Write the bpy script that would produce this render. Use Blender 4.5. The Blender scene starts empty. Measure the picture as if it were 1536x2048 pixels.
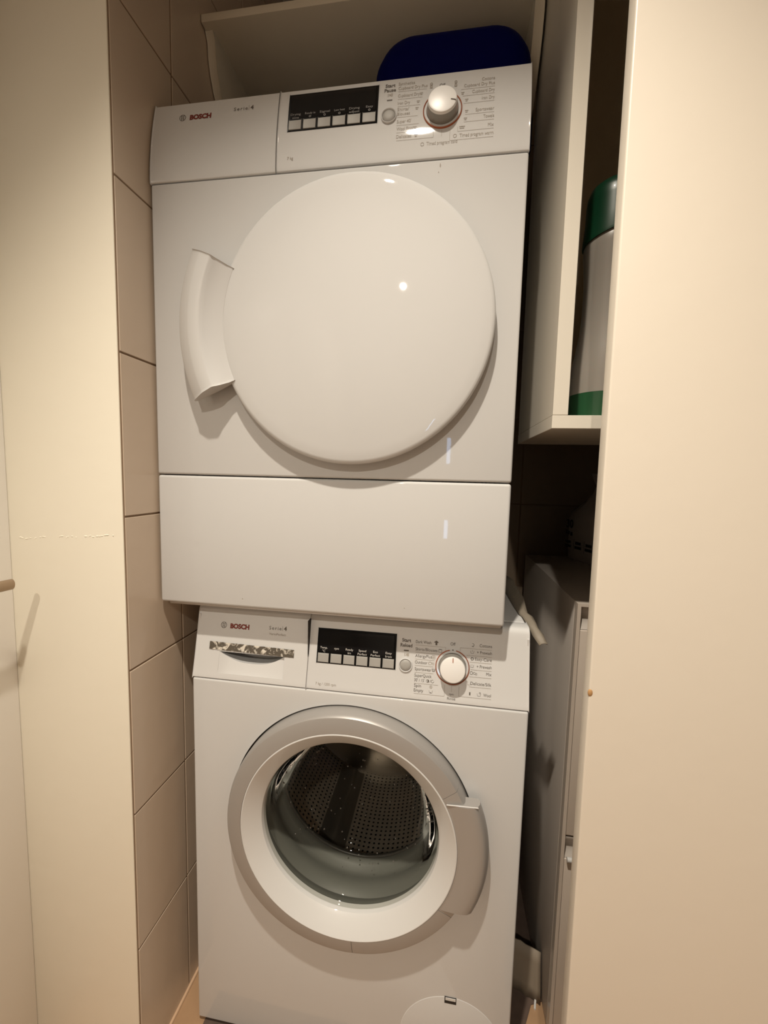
import bpy, bmesh, math, random
from mathutils import Vector, Matrix
random.seed(7)
S = bpy.context.scene
COL = S.collection
PI = math.pi

# ------------------------------------------------------------------ camera
cam_d = bpy.data.cameras.new('camera')
cam = bpy.data.objects.new('camera', cam_d)
COL.objects.link(cam)
R0 = Vector((0.98877095, 0.14735616, 0.02486301))
U0 = Vector((-0.03754237, 0.08389907, 0.9957668))
F0 = Vector((-0.14464639, 0.9855187, -0.08848906))
m = Matrix((R0, U0, -F0)).transposed().to_4x4()
m.translation = Vector((0.44690205, -0.65830163, 1.09737137))
cam.matrix_world = m
cam_d.sensor_fit = 'VERTICAL'
cam_d.sensor_height = 36.0
cam_d.lens = 807.7127 / 2048 * 36.0
cam_d.clip_start = 0.01
S.camera = cam

# ------------------------------------------------------------------ world, lights, exposure
w = bpy.data.worlds.new('world'); S.world = w; w.use_nodes = True
w.node_tree.nodes['Background'].inputs[0].default_value = (1, .85, .7, 1)
w.node_tree.nodes['Background'].inputs[1].default_value = 0.02
S.view_settings.view_transform = 'Standard'
S.view_settings.look = 'None'
S.view_settings.exposure = 0.0
S.view_settings.gamma = 1.0
S.view_settings.use_curve_mapping = False

LIGHT_COL = (1.0, 0.90, 0.76)
def spot(name, loc, target, power, size, blend, radius, col=LIGHT_COL):
    d = bpy.data.lights.new(name, 'SPOT'); d.energy = power; d.color = col
    d.spot_size = math.radians(size); d.spot_blend = blend; d.shadow_soft_size = radius
    o = bpy.data.objects.new(name, d); COL.objects.link(o); o.location = loc
    o.rotation_euler = (Vector(target) - Vector(loc)).to_track_quat('-Z', 'Y').to_euler()
    return o
LAMP = (0.29, -0.68, 2.385)
LAMP2 = (0.32, -2.05, 2.385)
spot('downlight_lamp', LAMP, (0.54, -0.62, 0.0), 150, 93, 1.0, 0.022)
spot('downlight_lamp', LAMP2, (0.35, -0.9, 0.0), 95, 106, 1.0, 0.025)

# ------------------------------------------------------------------ materials
def mat(name, col, rough=.5, metal=0, coat=0, spec=.5, bump=None, var=None, em=None):
    mt = bpy.data.materials.new(name); mt.use_nodes = True
    nt = mt.node_tree; b = nt.nodes['Principled BSDF']
    b.inputs['Base Color'].default_value = (*col, 1); b.inputs['Roughness'].default_value = rough
    b.inputs['Metallic'].default_value = metal; b.inputs['Coat Weight'].default_value = coat
    b.inputs['Coat Roughness'].default_value = .025
    b.inputs['Specular IOR Level'].default_value = spec
    tc = nt.nodes.new('ShaderNodeTexCoord')
    if var:   # (scale, amount)
        n = nt.nodes.new('ShaderNodeTexNoise'); n.inputs['Scale'].default_value = var[0]; n.inputs['Detail'].default_value = 4
        r = nt.nodes.new('ShaderNodeMapRange'); r.inputs[3].default_value = 1 - var[1]; r.inputs[4].default_value = 1 + var[1]
        v = nt.nodes.new('ShaderNodeVectorMath'); v.operation = 'SCALE'; v.inputs[0].default_value = col
        nt.links.new(tc.outputs['Object'], n.inputs['Vector']); nt.links.new(n.outputs[0], r.inputs[0])
        nt.links.new(r.outputs[0], v.inputs['Scale']); nt.links.new(v.outputs[0], b.inputs['Base Color'])
    if bump:  # (scale, strength, distance)
        n = nt.nodes.new('ShaderNodeTexNoise'); n.inputs['Scale'].default_value = bump[0]; n.inputs['Detail'].default_value = 3
        bp = nt.nodes.new('ShaderNodeBump'); bp.inputs['Strength'].default_value = bump[1]; bp.inputs['Distance'].default_value = bump[2]
        nt.links.new(tc.outputs['Object'], n.inputs['Vector']); nt.links.new(n.outputs[0], bp.inputs['Height'])
        nt.links.new(bp.outputs[0], b.inputs['Normal'])
    if em:
        b.inputs['Emission Color'].default_value = (*em[0], 1); b.inputs['Emission Strength'].default_value = em[1]
    return mt
M = {}
M['enamel'] = mat('white_enamel', (.56, .56, .555), .7, coat=.7, spec=.2, bump=(5, .03, .004))
M['plastic'] = mat('white_plastic', (.57, .57, .565), .65, coat=1, spec=.25)
M['bezel'] = mat('white_bezel', (.60, .60, .59), .4, coat=.3)
M['shell'] = mat('appliance_side_sheet', (.62, .61, .60), .45)
M['silver'] = mat('silver_plastic', (.365, .35, .335), .42, metal=.35)
M['silver_band'] = mat('silver_band', (.42, .40, .38), .25, metal=.6)
M['button'] = mat('silver_button', (.33, .32, .30), .6, metal=.1)
M['knob'] = mat('white_knob', (.74, .73, .71), .35, coat=.4)
M['knob_side'] = mat('grey_knob_side', (.27, .26, .235), .35, metal=.3)
M['copper'] = mat('copper_ring', (.42, .13, .06), .35, metal=.5)
M['black'] = mat('black_gloss', (.004, .004, .004), .25, spec=.12)
M['blackseg'] = mat('black_window', (.006, .006, .0065), .12, spec=.2)
M['dark'] = mat('dark_gap', (.02, .015, .012), .8)
M['ink'] = mat('dark_ink', (.10, .085, .07), .6)
M['inkpale'] = mat('pale_ink', (.30, .26, .215), .6)
M['inkwhite'] = mat('white_ink', (.55, .53, .50), .6)
M['inkdim'] = mat('dim_ink', (.22, .21, .2), .6)
M['red'] = mat('red_ink', (.17, .018, .010), .5)
M['rubber'] = mat('grey_rubber', (.14, .142, .128), .5, coat=.1)
M['steel'] = mat('steel', (.5, .48, .45), .28, metal=1)
M['drum_steel'] = mat('drum_steel', (.24, .215, .185), .35, metal=.8)
M['paint_cream'] = mat('cream_paint', (.86, .82, .70), .42, bump=(28, .18, .002), var=(3, .02))
M['door_paint'] = mat('cream_door_paint', (.72, .665, .575), .38, bump=(20, .15, .002), var=(2, .02))
M['door_white'] = mat('white_door_paint', (.90, .88, .84), .4, bump=(25, .15, .002))
M['wall_paint'] = mat('wall_paint', (.76, .73, .69), .6)
M['ceiling'] = mat('ceiling_paint', (.78, .76, .72), .7)
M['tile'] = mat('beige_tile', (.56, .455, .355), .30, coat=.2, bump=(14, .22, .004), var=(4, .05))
M['tile_shaded'] = mat('shaded_beige_tile', (.24, .185, .135), .35, bump=(14, .2, .004))  # darkened copy of the wall tile, shade of the back put into its colour
M['grout'] = mat('brown_grout', (.22, .15, .095), .9)
M['floor'] = mat('tan_floor', (.38, .235, .13), .5, var=(18, .18), bump=(40, .2, .002))
M['seal'] = mat('sealant', (.62, .42, .27), .4)
M['card'] = mat('dusty_board', (.22, .18, .135), .7, var=(12, .15))
M['mat_gap_shade'] = mat('dark_mat_gap_shade', (.09, .06, .045), .8, var=(60, .3))  # mat colour, also the painted shade of the gap floor
M['cab'] = mat('white_laminate', (.66, .62, .54), .35, coat=.2)
M['cab_back'] = mat('brown_back_board', (.75, .62, .44), .6)
M['grey_cab'] = mat('grey_sheet_metal', (.52, .475, .43), .45, metal=.1, bump=(6, .2, .005))
M['cab_trim'] = mat('pale_frame', (.60, .53, .46), .3, coat=.3)
M['shelf'] = mat('shelf_board', (.70, .655, .55), .55, var=(10, .05))
M['blue'] = mat('navy_plastic', (.0005, .002, .085), .6, spec=.05)
M['green'] = mat('green_cap', (.002, .035, .014), .35, coat=.15)
M['greenliq'] = mat('green_base', (.015, .07, .028), .3, coat=.3)
M['tape'] = mat('cream_tape', (.21, .18, .14), .6, bump=(60, .5, .003))
M['lever'] = mat('brushed_brass', (.36, .27, .19), .32, metal=.75)
M['chip'] = mat('bare_wood', (.42, .24, .10), .7)
M['bag'] = mat('white_film', (.42, .37, .34), .5, bump=(20, .5, .006))
M['scratch'] = mat('dent_filler', (.50, .43, .34), .7)

def bottle_mat():
    mt = bpy.data.materials.new('milky_plastic'); mt.use_nodes = True
    b = mt.node_tree.nodes['Principled BSDF']
    b.inputs['Base Color'].default_value = (.27, .245, .215, 1); b.inputs['Roughness'].default_value = .28
    b.inputs['Subsurface Weight'].default_value = .15; b.inputs['Subsurface Scale'].default_value = .02
    b.inputs['Coat Weight'].default_value = .4; b.inputs['Coat Roughness'].default_value = .1
    return mt
M['bottle'] = bottle_mat()
M['lipdark'] = mat('dark_lip', (.05, .047, .042), .35)
M['drop'] = mat('water_drop', (.12, .115, .105), .05, metal=.3, coat=1)

def glass_mat():
    mt = bpy.data.materials.new('door_glass'); mt.use_nodes = True
    nt = mt.node_tree; nt.nodes.clear()
    out = nt.nodes.new('ShaderNodeOutputMaterial'); mix = nt.nodes.new('ShaderNodeMixShader')
    tr = nt.nodes.new('ShaderNodeBsdfTransparent'); tr.inputs[0].default_value = (.80, .805, .78, 1)
    gl = nt.nodes.new('ShaderNodeBsdfGlossy'); gl.inputs['Roughness'].default_value = .03
    gl.inputs[0].default_value = (1, 1, 1, 1)
    fr = nt.nodes.new('ShaderNodeLayerWeight'); fr.inputs[0].default_value = .10
    tc = nt.nodes.new('ShaderNodeTexCoord'); n = nt.nodes.new('ShaderNodeTexNoise'); n.inputs['Scale'].default_value = 14
    bp = nt.nodes.new('ShaderNodeBump'); bp.inputs['Strength'].default_value = .15; bp.inputs['Distance'].default_value = .003
    nt.links.new(tc.outputs['Object'], n.inputs['Vector']); nt.links.new(n.outputs[0], bp.inputs['Height'])
    nt.links.new(bp.outputs[0], gl.inputs['Normal'])
    nt.links.new(fr.outputs[0], mix.inputs[0]); nt.links.new(tr.outputs[0], mix.inputs[1]); nt.links.new(gl.outputs[0], mix.inputs[2])
    nt.links.new(mix.outputs[0], out.inputs[0])
    return mt
M['glass'] = glass_mat()

def drum_mat():
    # steel with a grid of dark drain holes set by angle and depth round the drum
    mt = bpy.data.materials.new('perforated_steel'); mt.use_nodes = True
    nt = mt.node_tree; b = nt.nodes['Principled BSDF']; L = nt.links.new
    b.inputs['Metallic'].default_value = .75; b.inputs['Roughness'].default_value = .33
    tc = nt.nodes.new('ShaderNodeTexCoord'); sx = nt.nodes.new('ShaderNodeSeparateXYZ'); L(tc.outputs['Object'], sx.inputs[0])
    def mth(op, a, b2=None):
        n = nt.nodes.new('ShaderNodeMath'); n.operation = op
        for i, v in enumerate((a, b2)):
            if v is None: continue
            if isinstance(v, (int, float)): n.inputs[i].default_value = v
            else: L(v, n.inputs[i])
        return n.outputs[0]
    ang = mth('MULTIPLY', mth('ARCTAN2', sx.outputs[2], sx.outputs[0]), .24 / .0115)
    dep = mth('MULTIPLY', sx.outputs[1], 1 / .0115)
    a = mth('SUBTRACT', mth('FRACT', ang), .5); d = mth('SUBTRACT', mth('FRACT', dep), .5)
    rr = mth('SQRT', mth('ADD', mth('MULTIPLY', a, a), mth('MULTIPLY', d, d)))
    hole = mth('LESS_THAN', rr, .22)
    mx = nt.nodes.new('ShaderNodeMix'); mx.data_type = 'RGBA'
    mx.inputs[6].default_value = (.62, .56, .49, 1); mx.inputs[7].default_value = (.01, .01, .01, 1)
    L(hole, mx.inputs[0]); L(mx.outputs[2], b.inputs['Base Color'])
    return mt
M['drum'] = drum_mat()

def foil_mat():
    mt = bpy.data.materials.new('worn_foil_glints'); mt.use_nodes = True
    nt = mt.node_tree; b = nt.nodes['Principled BSDF']; L = nt.links.new
    tc = nt.nodes.new('ShaderNodeTexCoord'); n = nt.nodes.new('ShaderNodeTexNoise')
    n.inputs['Scale'].default_value = 75; n.inputs['Detail'].default_value = 3; n.inputs['Distortion'].default_value = 1.5
    cr = nt.nodes.new('ShaderNodeValToRGB'); cr.color_ramp.elements[0].position = .50; cr.color_ramp.elements[1].position = .60
    cr.color_ramp.elements[0].color = (.11, .095, .075, 1); cr.color_ramp.elements[1].color = (.72, .68, .6, 1)  # pale patches paint the glints of crumpled foil into the colour
    L(tc.outputs['Object'], n.inputs['Vector']); L(n.outputs[0], cr.inputs[0]); L(cr.outputs[0], b.inputs['Base Color'])
    bp = nt.nodes.new('ShaderNodeBump'); bp.inputs['Strength'].default_value = .6; bp.inputs['Distance'].default_value = .002
    L(n.outputs[0], bp.inputs['Height']); L(bp.outputs[0], b.inputs['Normal'])
    b.inputs['Metallic'].default_value = .25; b.inputs['Roughness'].default_value = .4
    return mt
M['foil'] = foil_mat()

# ------------------------------------------------------------------ helpers
def obj(name, bm, material, parent=None, smooth=35, kind=None):
    me = bpy.data.meshes.new(name)
    bmesh.ops.recalc_face_normals(bm, faces=bm.faces)
    bm.to_mesh(me); bm.free()
    return obj_me(name, me, material, parent, smooth, kind)
def obj_me(name, me, material, parent=None, smooth=35, kind=None):
    o = bpy.data.objects.new(name, me); COL.objects.link(o)
    me.materials.clear(); me.materials.append(M[material])
    if smooth:
        me.polygons.foreach_set('use_smooth', [True] * len(me.polygons))
        try: me.set_sharp_from_angle(angle=math.radians(smooth))
        except Exception: pass
    if parent: o.parent = parent
    if kind: o['kind'] = kind
    return o
def thing(name, label, cat, loc=(0, 0, 0), group=None):
    o = bpy.data.objects.new(name, None); COL.objects.link(o); o.location = loc
    o.empty_display_size = .05; o['label'] = label; o['category'] = cat
    if group: o['group'] = group
    return o
def tag(o, label, cat):
    o['label'] = label; o['category'] = cat; return o
def abox(bm, x0, x1, y0, y1, z0, z1):
    vs = [bm.verts.new(p) for p in ((x0,y0,z0),(x1,y0,z0),(x1,y1,z0),(x0,y1,z0),(x0,y0,z1),(x1,y0,z1),(x1,y1,z1),(x0,y1,z1))]
    for f in ((0,3,2,1),(4,5,6,7),(0,1,5,4),(1,2,6,5),(2,3,7,6),(3,0,4,7)): bm.faces.new([vs[i] for i in f])
    return bm
def bevel(bm, r, seg=3, ang=40):
    bm.normal_update()
    es = [e for e in bm.edges if len(e.link_faces) == 2 and e.calc_face_angle(0) > math.radians(ang)]
    if es and r > 0: bmesh.ops.bevel(bm, geom=es, offset=r, segments=seg, affect='EDGES', profile=.5)
    return bm
def box(x0, x1, y0, y1, z0, z1, r=0, seg=3):
    bm = abox(bmesh.new(), x0, x1, y0, y1, z0, z1); return bevel(bm, r, seg)
def lathe(prof, cx, cz, n=128, a0=0, a1=360, closed=False, cap=False):
    """revolve (r, y) about the y axis through (cx, cz); a partial sweep gets end caps when closed"""
    bm = bmesh.new(); full = abs(a1 - a0) >= 359.9
    k = n if full else n + 1; rows = []
    for i in range(k):
        a = math.radians(a0 + (a1 - a0) * i / n); c, s = math.cos(a), math.sin(a)
        rows.append([bm.verts.new((cx + r * c, y, cz + r * s)) for r, y in prof])
    m_ = len(prof)
    for i in range(n):
        A, B = rows[i], rows[(i + 1) % k]
        for j in range(m_ if closed else m_ - 1):
            bm.faces.new((A[j], A[(j + 1) % m_], B[(j + 1) % m_], B[j]))
    if closed and not full: bm.faces.new(rows[0]); bm.faces.new(rows[-1][::-1])
    bmesh.ops.remove_doubles(bm, verts=bm.verts, dist=1e-6)
    return bm
def lathe_z(prof, cx, cy, n=64):
    bm = bmesh.new(); rows = []
    for i in range(n):
        a = 2 * PI * i / n
        rows.append([bm.verts.new((cx + r * math.cos(a), cy + r * math.sin(a), z)) for r, z in prof])
    for i in range(n):
        A, B = rows[i], rows[(i + 1) % n]
        for j in range(len(prof) - 1): bm.faces.new((A[j], A[j+1], B[j+1], B[j]))
    bmesh.ops.remove_doubles(bm, verts=bm.verts, dist=1e-6)
    return bm
def prism_x(poly, x0, x1):
    """polygon of (y, z) extruded along x"""
    bm = bmesh.new()
    A = [bm.verts.new((x0, y, z)) for y, z in poly]; B = [bm.verts.new((x1, y, z)) for y, z in poly]
    n = len(poly)
    bm.faces.new(A); bm.faces.new(B[::-1])
    for i in range(n): bm.faces.new((A[i], A[(i+1) % n], B[(i+1) % n], B[i]))
    return bm
def tube(pts, r, n=10):
    bm = bmesh.new(); rings = []
    for i, p in enumerate(pts):
        p = Vector(p); d = (Vector(pts[min(i+1, len(pts)-1)]) - Vector(pts[max(i-1, 0)])).normalized()
        a = d.orthogonal().normalized(); b = d.cross(a); rr = r[i] if isinstance(r, (list, tuple)) else r
        rings.append([bm.verts.new(p + (a * math.cos(2*PI*k/n) + b * math.sin(2*PI*k/n)) * rr) for k in range(n)])
    # keep rings aligned
    for i in range(1, len(rings)):
        best = min(range(n), key=lambda s: sum((rings[i-1][k].co - rings[i][(k+s) % n].co).length for k in range(n)))
        rings[i] = rings[i][best:] + rings[i][:best]
    for A, B in zip(rings, rings[1:]):
        for k in range(n): bm.faces.new((A[k], A[(k+1) % n], B[(k+1) % n], B[k]))
    bm.faces.new(rings[0][::-1]); bm.faces.new(rings[-1])
    return bm
def boolean(o, cutter_bm, op='DIFFERENCE'):
    me = bpy.data.meshes.new('cut'); bmesh.ops.recalc_face_normals(cutter_bm, faces=cutter_bm.faces)
    cutter_bm.to_mesh(me); cutter_bm.free()
    c = bpy.data.objects.new('cut', me); COL.objects.link(c)
    c.matrix_world = o.matrix_world
    md = o.modifiers.new('b', 'BOOLEAN'); md.object = c; md.operation = op; md.solver = 'EXACT'
    bpy.context.view_layer.update()
    ev = o.evaluated_get(bpy.context.evaluated_depsgraph_get())
    nm = bpy.data.meshes.new_from_object(ev)
    o.modifiers.clear(); old = o.data; mt = old.materials[0]
    o.data = nm; nm.materials.clear(); nm.materials.append(mt)
    nm.polygons.foreach_set('use_smooth', [True] * len(nm.polygons)); nm.set_sharp_from_angle(angle=math.radians(30))
    bpy.data.objects.remove(c); bpy.data.meshes.remove(me); bpy.data.meshes.remove(old)
    return o

# flat print: text and shapes laid in (x, z) and wrapped onto a panel's surface y = g(z)
class Print:
    def __init__(s, g, lift=.00035): s.g, s.lift, s.jobs, s.bms = g, lift, [], {}
    def bm(s, ink):
        if ink not in s.bms: s.bms[ink] = bmesh.new()
        return s.bms[ink]
    def text(s, t, x, z, h, ink='ink', align='LEFT', width=None, bold=0, gap=1):
        c = bpy.data.curves.new('t', 'FONT'); c.body = t; c.size = h / .70; c.offset = bold; c.space_character = gap
        c.resolution_u = 3
        o = bpy.data.objects.new('t', c); COL.objects.link(o); s.jobs.append((o, x, z, ink, align, width))
    def line(s, x0, z0, x1, z1, t=.0004, ink='inkpale'):
        d = Vector((x1 - x0, z1 - z0)); n = Vector((-d.y, d.x)).normalized() * t / 2
        k = max(1, int(abs(z1 - z0) / .01)); b = s.bm(ink); prev = None
        for i in range(k + 1):
            p = Vector((x0, z0)) + d * i / k
            cur = [b.verts.new((p.x + q * n.x, 0, p.y + q * n.y)) for q in (1, -1)]
            if prev: b.faces.new((prev[0], prev[1], cur[1], cur[0]))
            prev = cur
    def rect(s, x0, x1, z0, z1, ink='ink'): s.line(x0, (z0+z1)/2, x1, (z0+z1)/2, z1 - z0, ink)
    def ring(s, cx, cz, r0, r1, ink='ink', a0=0, a1=360, n=40):
        b = s.bm(ink); prev = None
        for i in range(n + 1):
            a = math.radians(a0 + (a1 - a0) * i / n)
            cur = [b.verts.new((cx + r * math.cos(a), 0, cz + r * math.sin(a))) for r in (r0, r1)]
            if prev: b.faces.new((prev[0], prev[1], cur[1], cur[0]))
            prev = cur
    def poly(s, pts, ink='ink'):
        b = s.bm(ink); b.faces.new([b.verts.new((x, 0, z)) for x, z in pts])
    def build(s, parent, names):
        bpy.context.view_layer.update(); dg = bpy.context.evaluated_depsgraph_get()
        for o, x, z, ink, align, width in s.jobs:
            me = bpy.data.meshes.new_from_object(o.evaluated_get(dg))
            xs = [v.co.x for v in me.vertices] or [0]; lo, hi = min(xs), max(xs)
            k = width / (hi - lo) if width and hi > lo else 1
            off = {'LEFT': 0, 'RIGHT': -(hi - lo) * k, 'CENTER': -(hi - lo) * k / 2}[align]
            for v in me.vertices: v.co = ((v.co.x - lo) * k + x + off, 0, v.co.y + z)
            s.bm(ink).from_mesh(me)
            bpy.data.meshes.remove(me)
            c = o.data; bpy.data.objects.remove(o); bpy.data.curves.remove(c)
        for ink, b in s.bms.items():
            for v in b.verts: v.co.y = s.g(v.co.z) - s.lift
            o = obj(names.get(ink, 'panel_print'), b, ink, parent, smooth=0, kind='stuff')

# ================================================================== SETTING
XW = -.052            # tiled face of the left wall
CEIL = 2.42
P = .2548             # tile pitch
def structure(name, bm, material, parent=None): 
    o = obj(name, bm, material, parent, smooth=30)
    if not parent: o['kind'] = 'structure'
    return o
structure('floor', box(-.5, 1.6, -2.75, .75, -.06, 0), 'floor')
structure('ceiling', box(-.5, 1.6, -2.75, .75, CEIL, CEIL + .06), 'ceiling')
wl = structure('wall_left', box(-.272, XW - .0025, -.09, .65, 0, CEIL, .0008, 2), 'paint_cream')
wb = structure('wall_back', box(XW - .0025, 1.3, .6225, .70, 0, CEIL), 'grout')
structure('grout_bed', box(XW - .0024, XW - .0012, -.0885, .622, .0, CEIL), 'grout', wl)
structure('wall_alcove_right', box(1.16, 1.24, .0, .62, 0, CEIL), 'wall_paint')
structure('wall_right', box(1.5, 1.56, -2.7, .0, 0, CEIL), 'wall_paint')
structure('wall_rear', box(-.262, 1.5, -2.76, -2.7, 0, CEIL), 'wall_paint')
structure('wall_front_right', box(1.16, 1.5, -.06, 0, 0, CEIL), 'wall_paint')
# tiles, one object each
tmesh = {}
def tile(parent, axis, a0, a1, z0, z1, face):
    g = .0016; key = (axis, round(a1 - a0, 4), round(z1 - z0, 4))
    if key not in tmesh:
        w_, h_ = a1 - a0 - 2*g, z1 - z0 - 2*g
        bm = box(-.0021, 0, 0, w_, 0, h_, .0008, 2) if axis == 'y' else box(0, w_, 0, .0021, 0, h_, .0008, 2)
        me = bpy.data.meshes.new('tile'); bmesh.ops.recalc_face_normals(bm, faces=bm.faces); bm.to_mesh(me); bm.free(); me.materials.append(M['tile' if axis == 'y' else 'tile_shaded']); tmesh[key] = me
    o = bpy.data.objects.new('tile', tmesh[key]); COL.objects.link(o); o.parent = parent
    j = random.uniform(-.0003, .0003)
    o.location = (face + j, a0 + g, z0 + g) if axis == 'y' else (a0 + g, face - j, z0 + g)
zs = [.002] + [.258 + P * k for k in range(9)]; zs = [z for z in zs if z < CEIL] 
if zs[-1] < CEIL - .01: zs.append(CEIL)
ys = [-.0885, .048, .3028, .5576, .620]
for i in range(len(ys) - 1):
    for k in range(len(zs) - 1): tile(wl, 'y', ys[i], ys[i+1], zs[k], zs[k+1], XW)
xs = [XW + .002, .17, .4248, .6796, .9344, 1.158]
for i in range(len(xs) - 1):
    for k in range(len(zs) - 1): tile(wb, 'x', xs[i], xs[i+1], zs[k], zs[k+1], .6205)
s_ = obj('trim_1', tube([(XW + .001, y, .0015) for y in (-.085, 0, .1, .2, .3)], .0035, 8), 'seal'); s_['kind'] = 'structure'

# white door leaf on the far left with its lever
dl = structure('door_1', box(-.30, -.2655, -.93, -.0902, .008, 2.05, .001, 2), 'door_white')
structure('wall_entry', box(-.36, -.2625, -2.7, -.935, 0, CEIL), 'wall_paint')
structure('wall_lintel', box(-.36, -.2625, -.934, -.0905, 2.055, CEIL), 'wall_paint')
lv = []
for i in range(15):
    t = i / 14
    lv.append((-.206, -.275 + .137 * t, .917 + .0015 * math.sin(t * 3)))
bm = tube(lv, [.0095 - .0012 * (i / 14) for i in range(15)], 16)
for v in bm.verts: v.co.x = -.206 + (v.co.x + .206) * .7
bevel(bm, .0012, 2)
h = obj('door_handle', bm, 'lever', dl, smooth=40)
obj('handle_rosette', lathe_z([(0, 0), (.025, 0), (.025, .008), (0, .008)], 0, 0, 40), 'lever', h)
r_ = [o for o in COL.objects if o.name == 'handle_rosette'][0]
r_.rotation_euler = (0, PI/2, 0); r_.location = (-.2625, -.272, .917)
obj('handle_neck', tube([(-.2625, -.272, .917), (-.23, -.272, .917), (-.204, -.268, .917)], .009, 14), 'lever', h)
# filled dents across the cream wall end
bm = bmesh.new()
for i in range(34):
    t = i / 33; x = -.245 + t * .17 + random.uniform(-.003, .003); z = .980 + .012 * t + random.uniform(-.0015, .0015)
    if .30 < t < .42 or .62 < t < .72: continue
    a = random.uniform(.001, .0042); b = random.uniform(.0006, .0016)
    n = 8; c = bm.verts.new((x, -.0904 - .0006, z))
    ring = [bm.verts.new((x + a*math.cos(2*PI*k/n), -.0899, z + b*math.sin(2*PI*k/n)*random.uniform(.7,1.2))) for k in range(n)]
    for k in range(n): bm.faces.new((c, ring[k], ring[(k+1) % n]))
obj('paint_scar', bm, 'paint_cream', wl)

# cream sliding door leaf on the right
sd = thing('cupboard_door', 'tall cream painted cupboard door leaf filling the right side of the view', 'door', (.636, -.129, 0))
bm = box(0, .80, -.011, .011, .012, 2.36, .0022, 3)
for v in bm.verts: v.co.x += .0042 * (.95 - v.co.z)
obj('door_panel', bm, 'door_paint', sd)
bm = bmesh.new()
bmesh.ops.create_icosphere(bm, subdivisions=2, radius=.0035)
for v in bm.verts: v.co = Vector((v.co.x * .9 + .0022, v.co.y * .5 - .0102, v.co.z * 1.5 + .833)) 
obj('chipped_spot', bm, 'chip', sd)
o = structure('trim_2', box(.55, 1.5, -.155, -.095, 2.365, CEIL), 'wall_paint')

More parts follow.
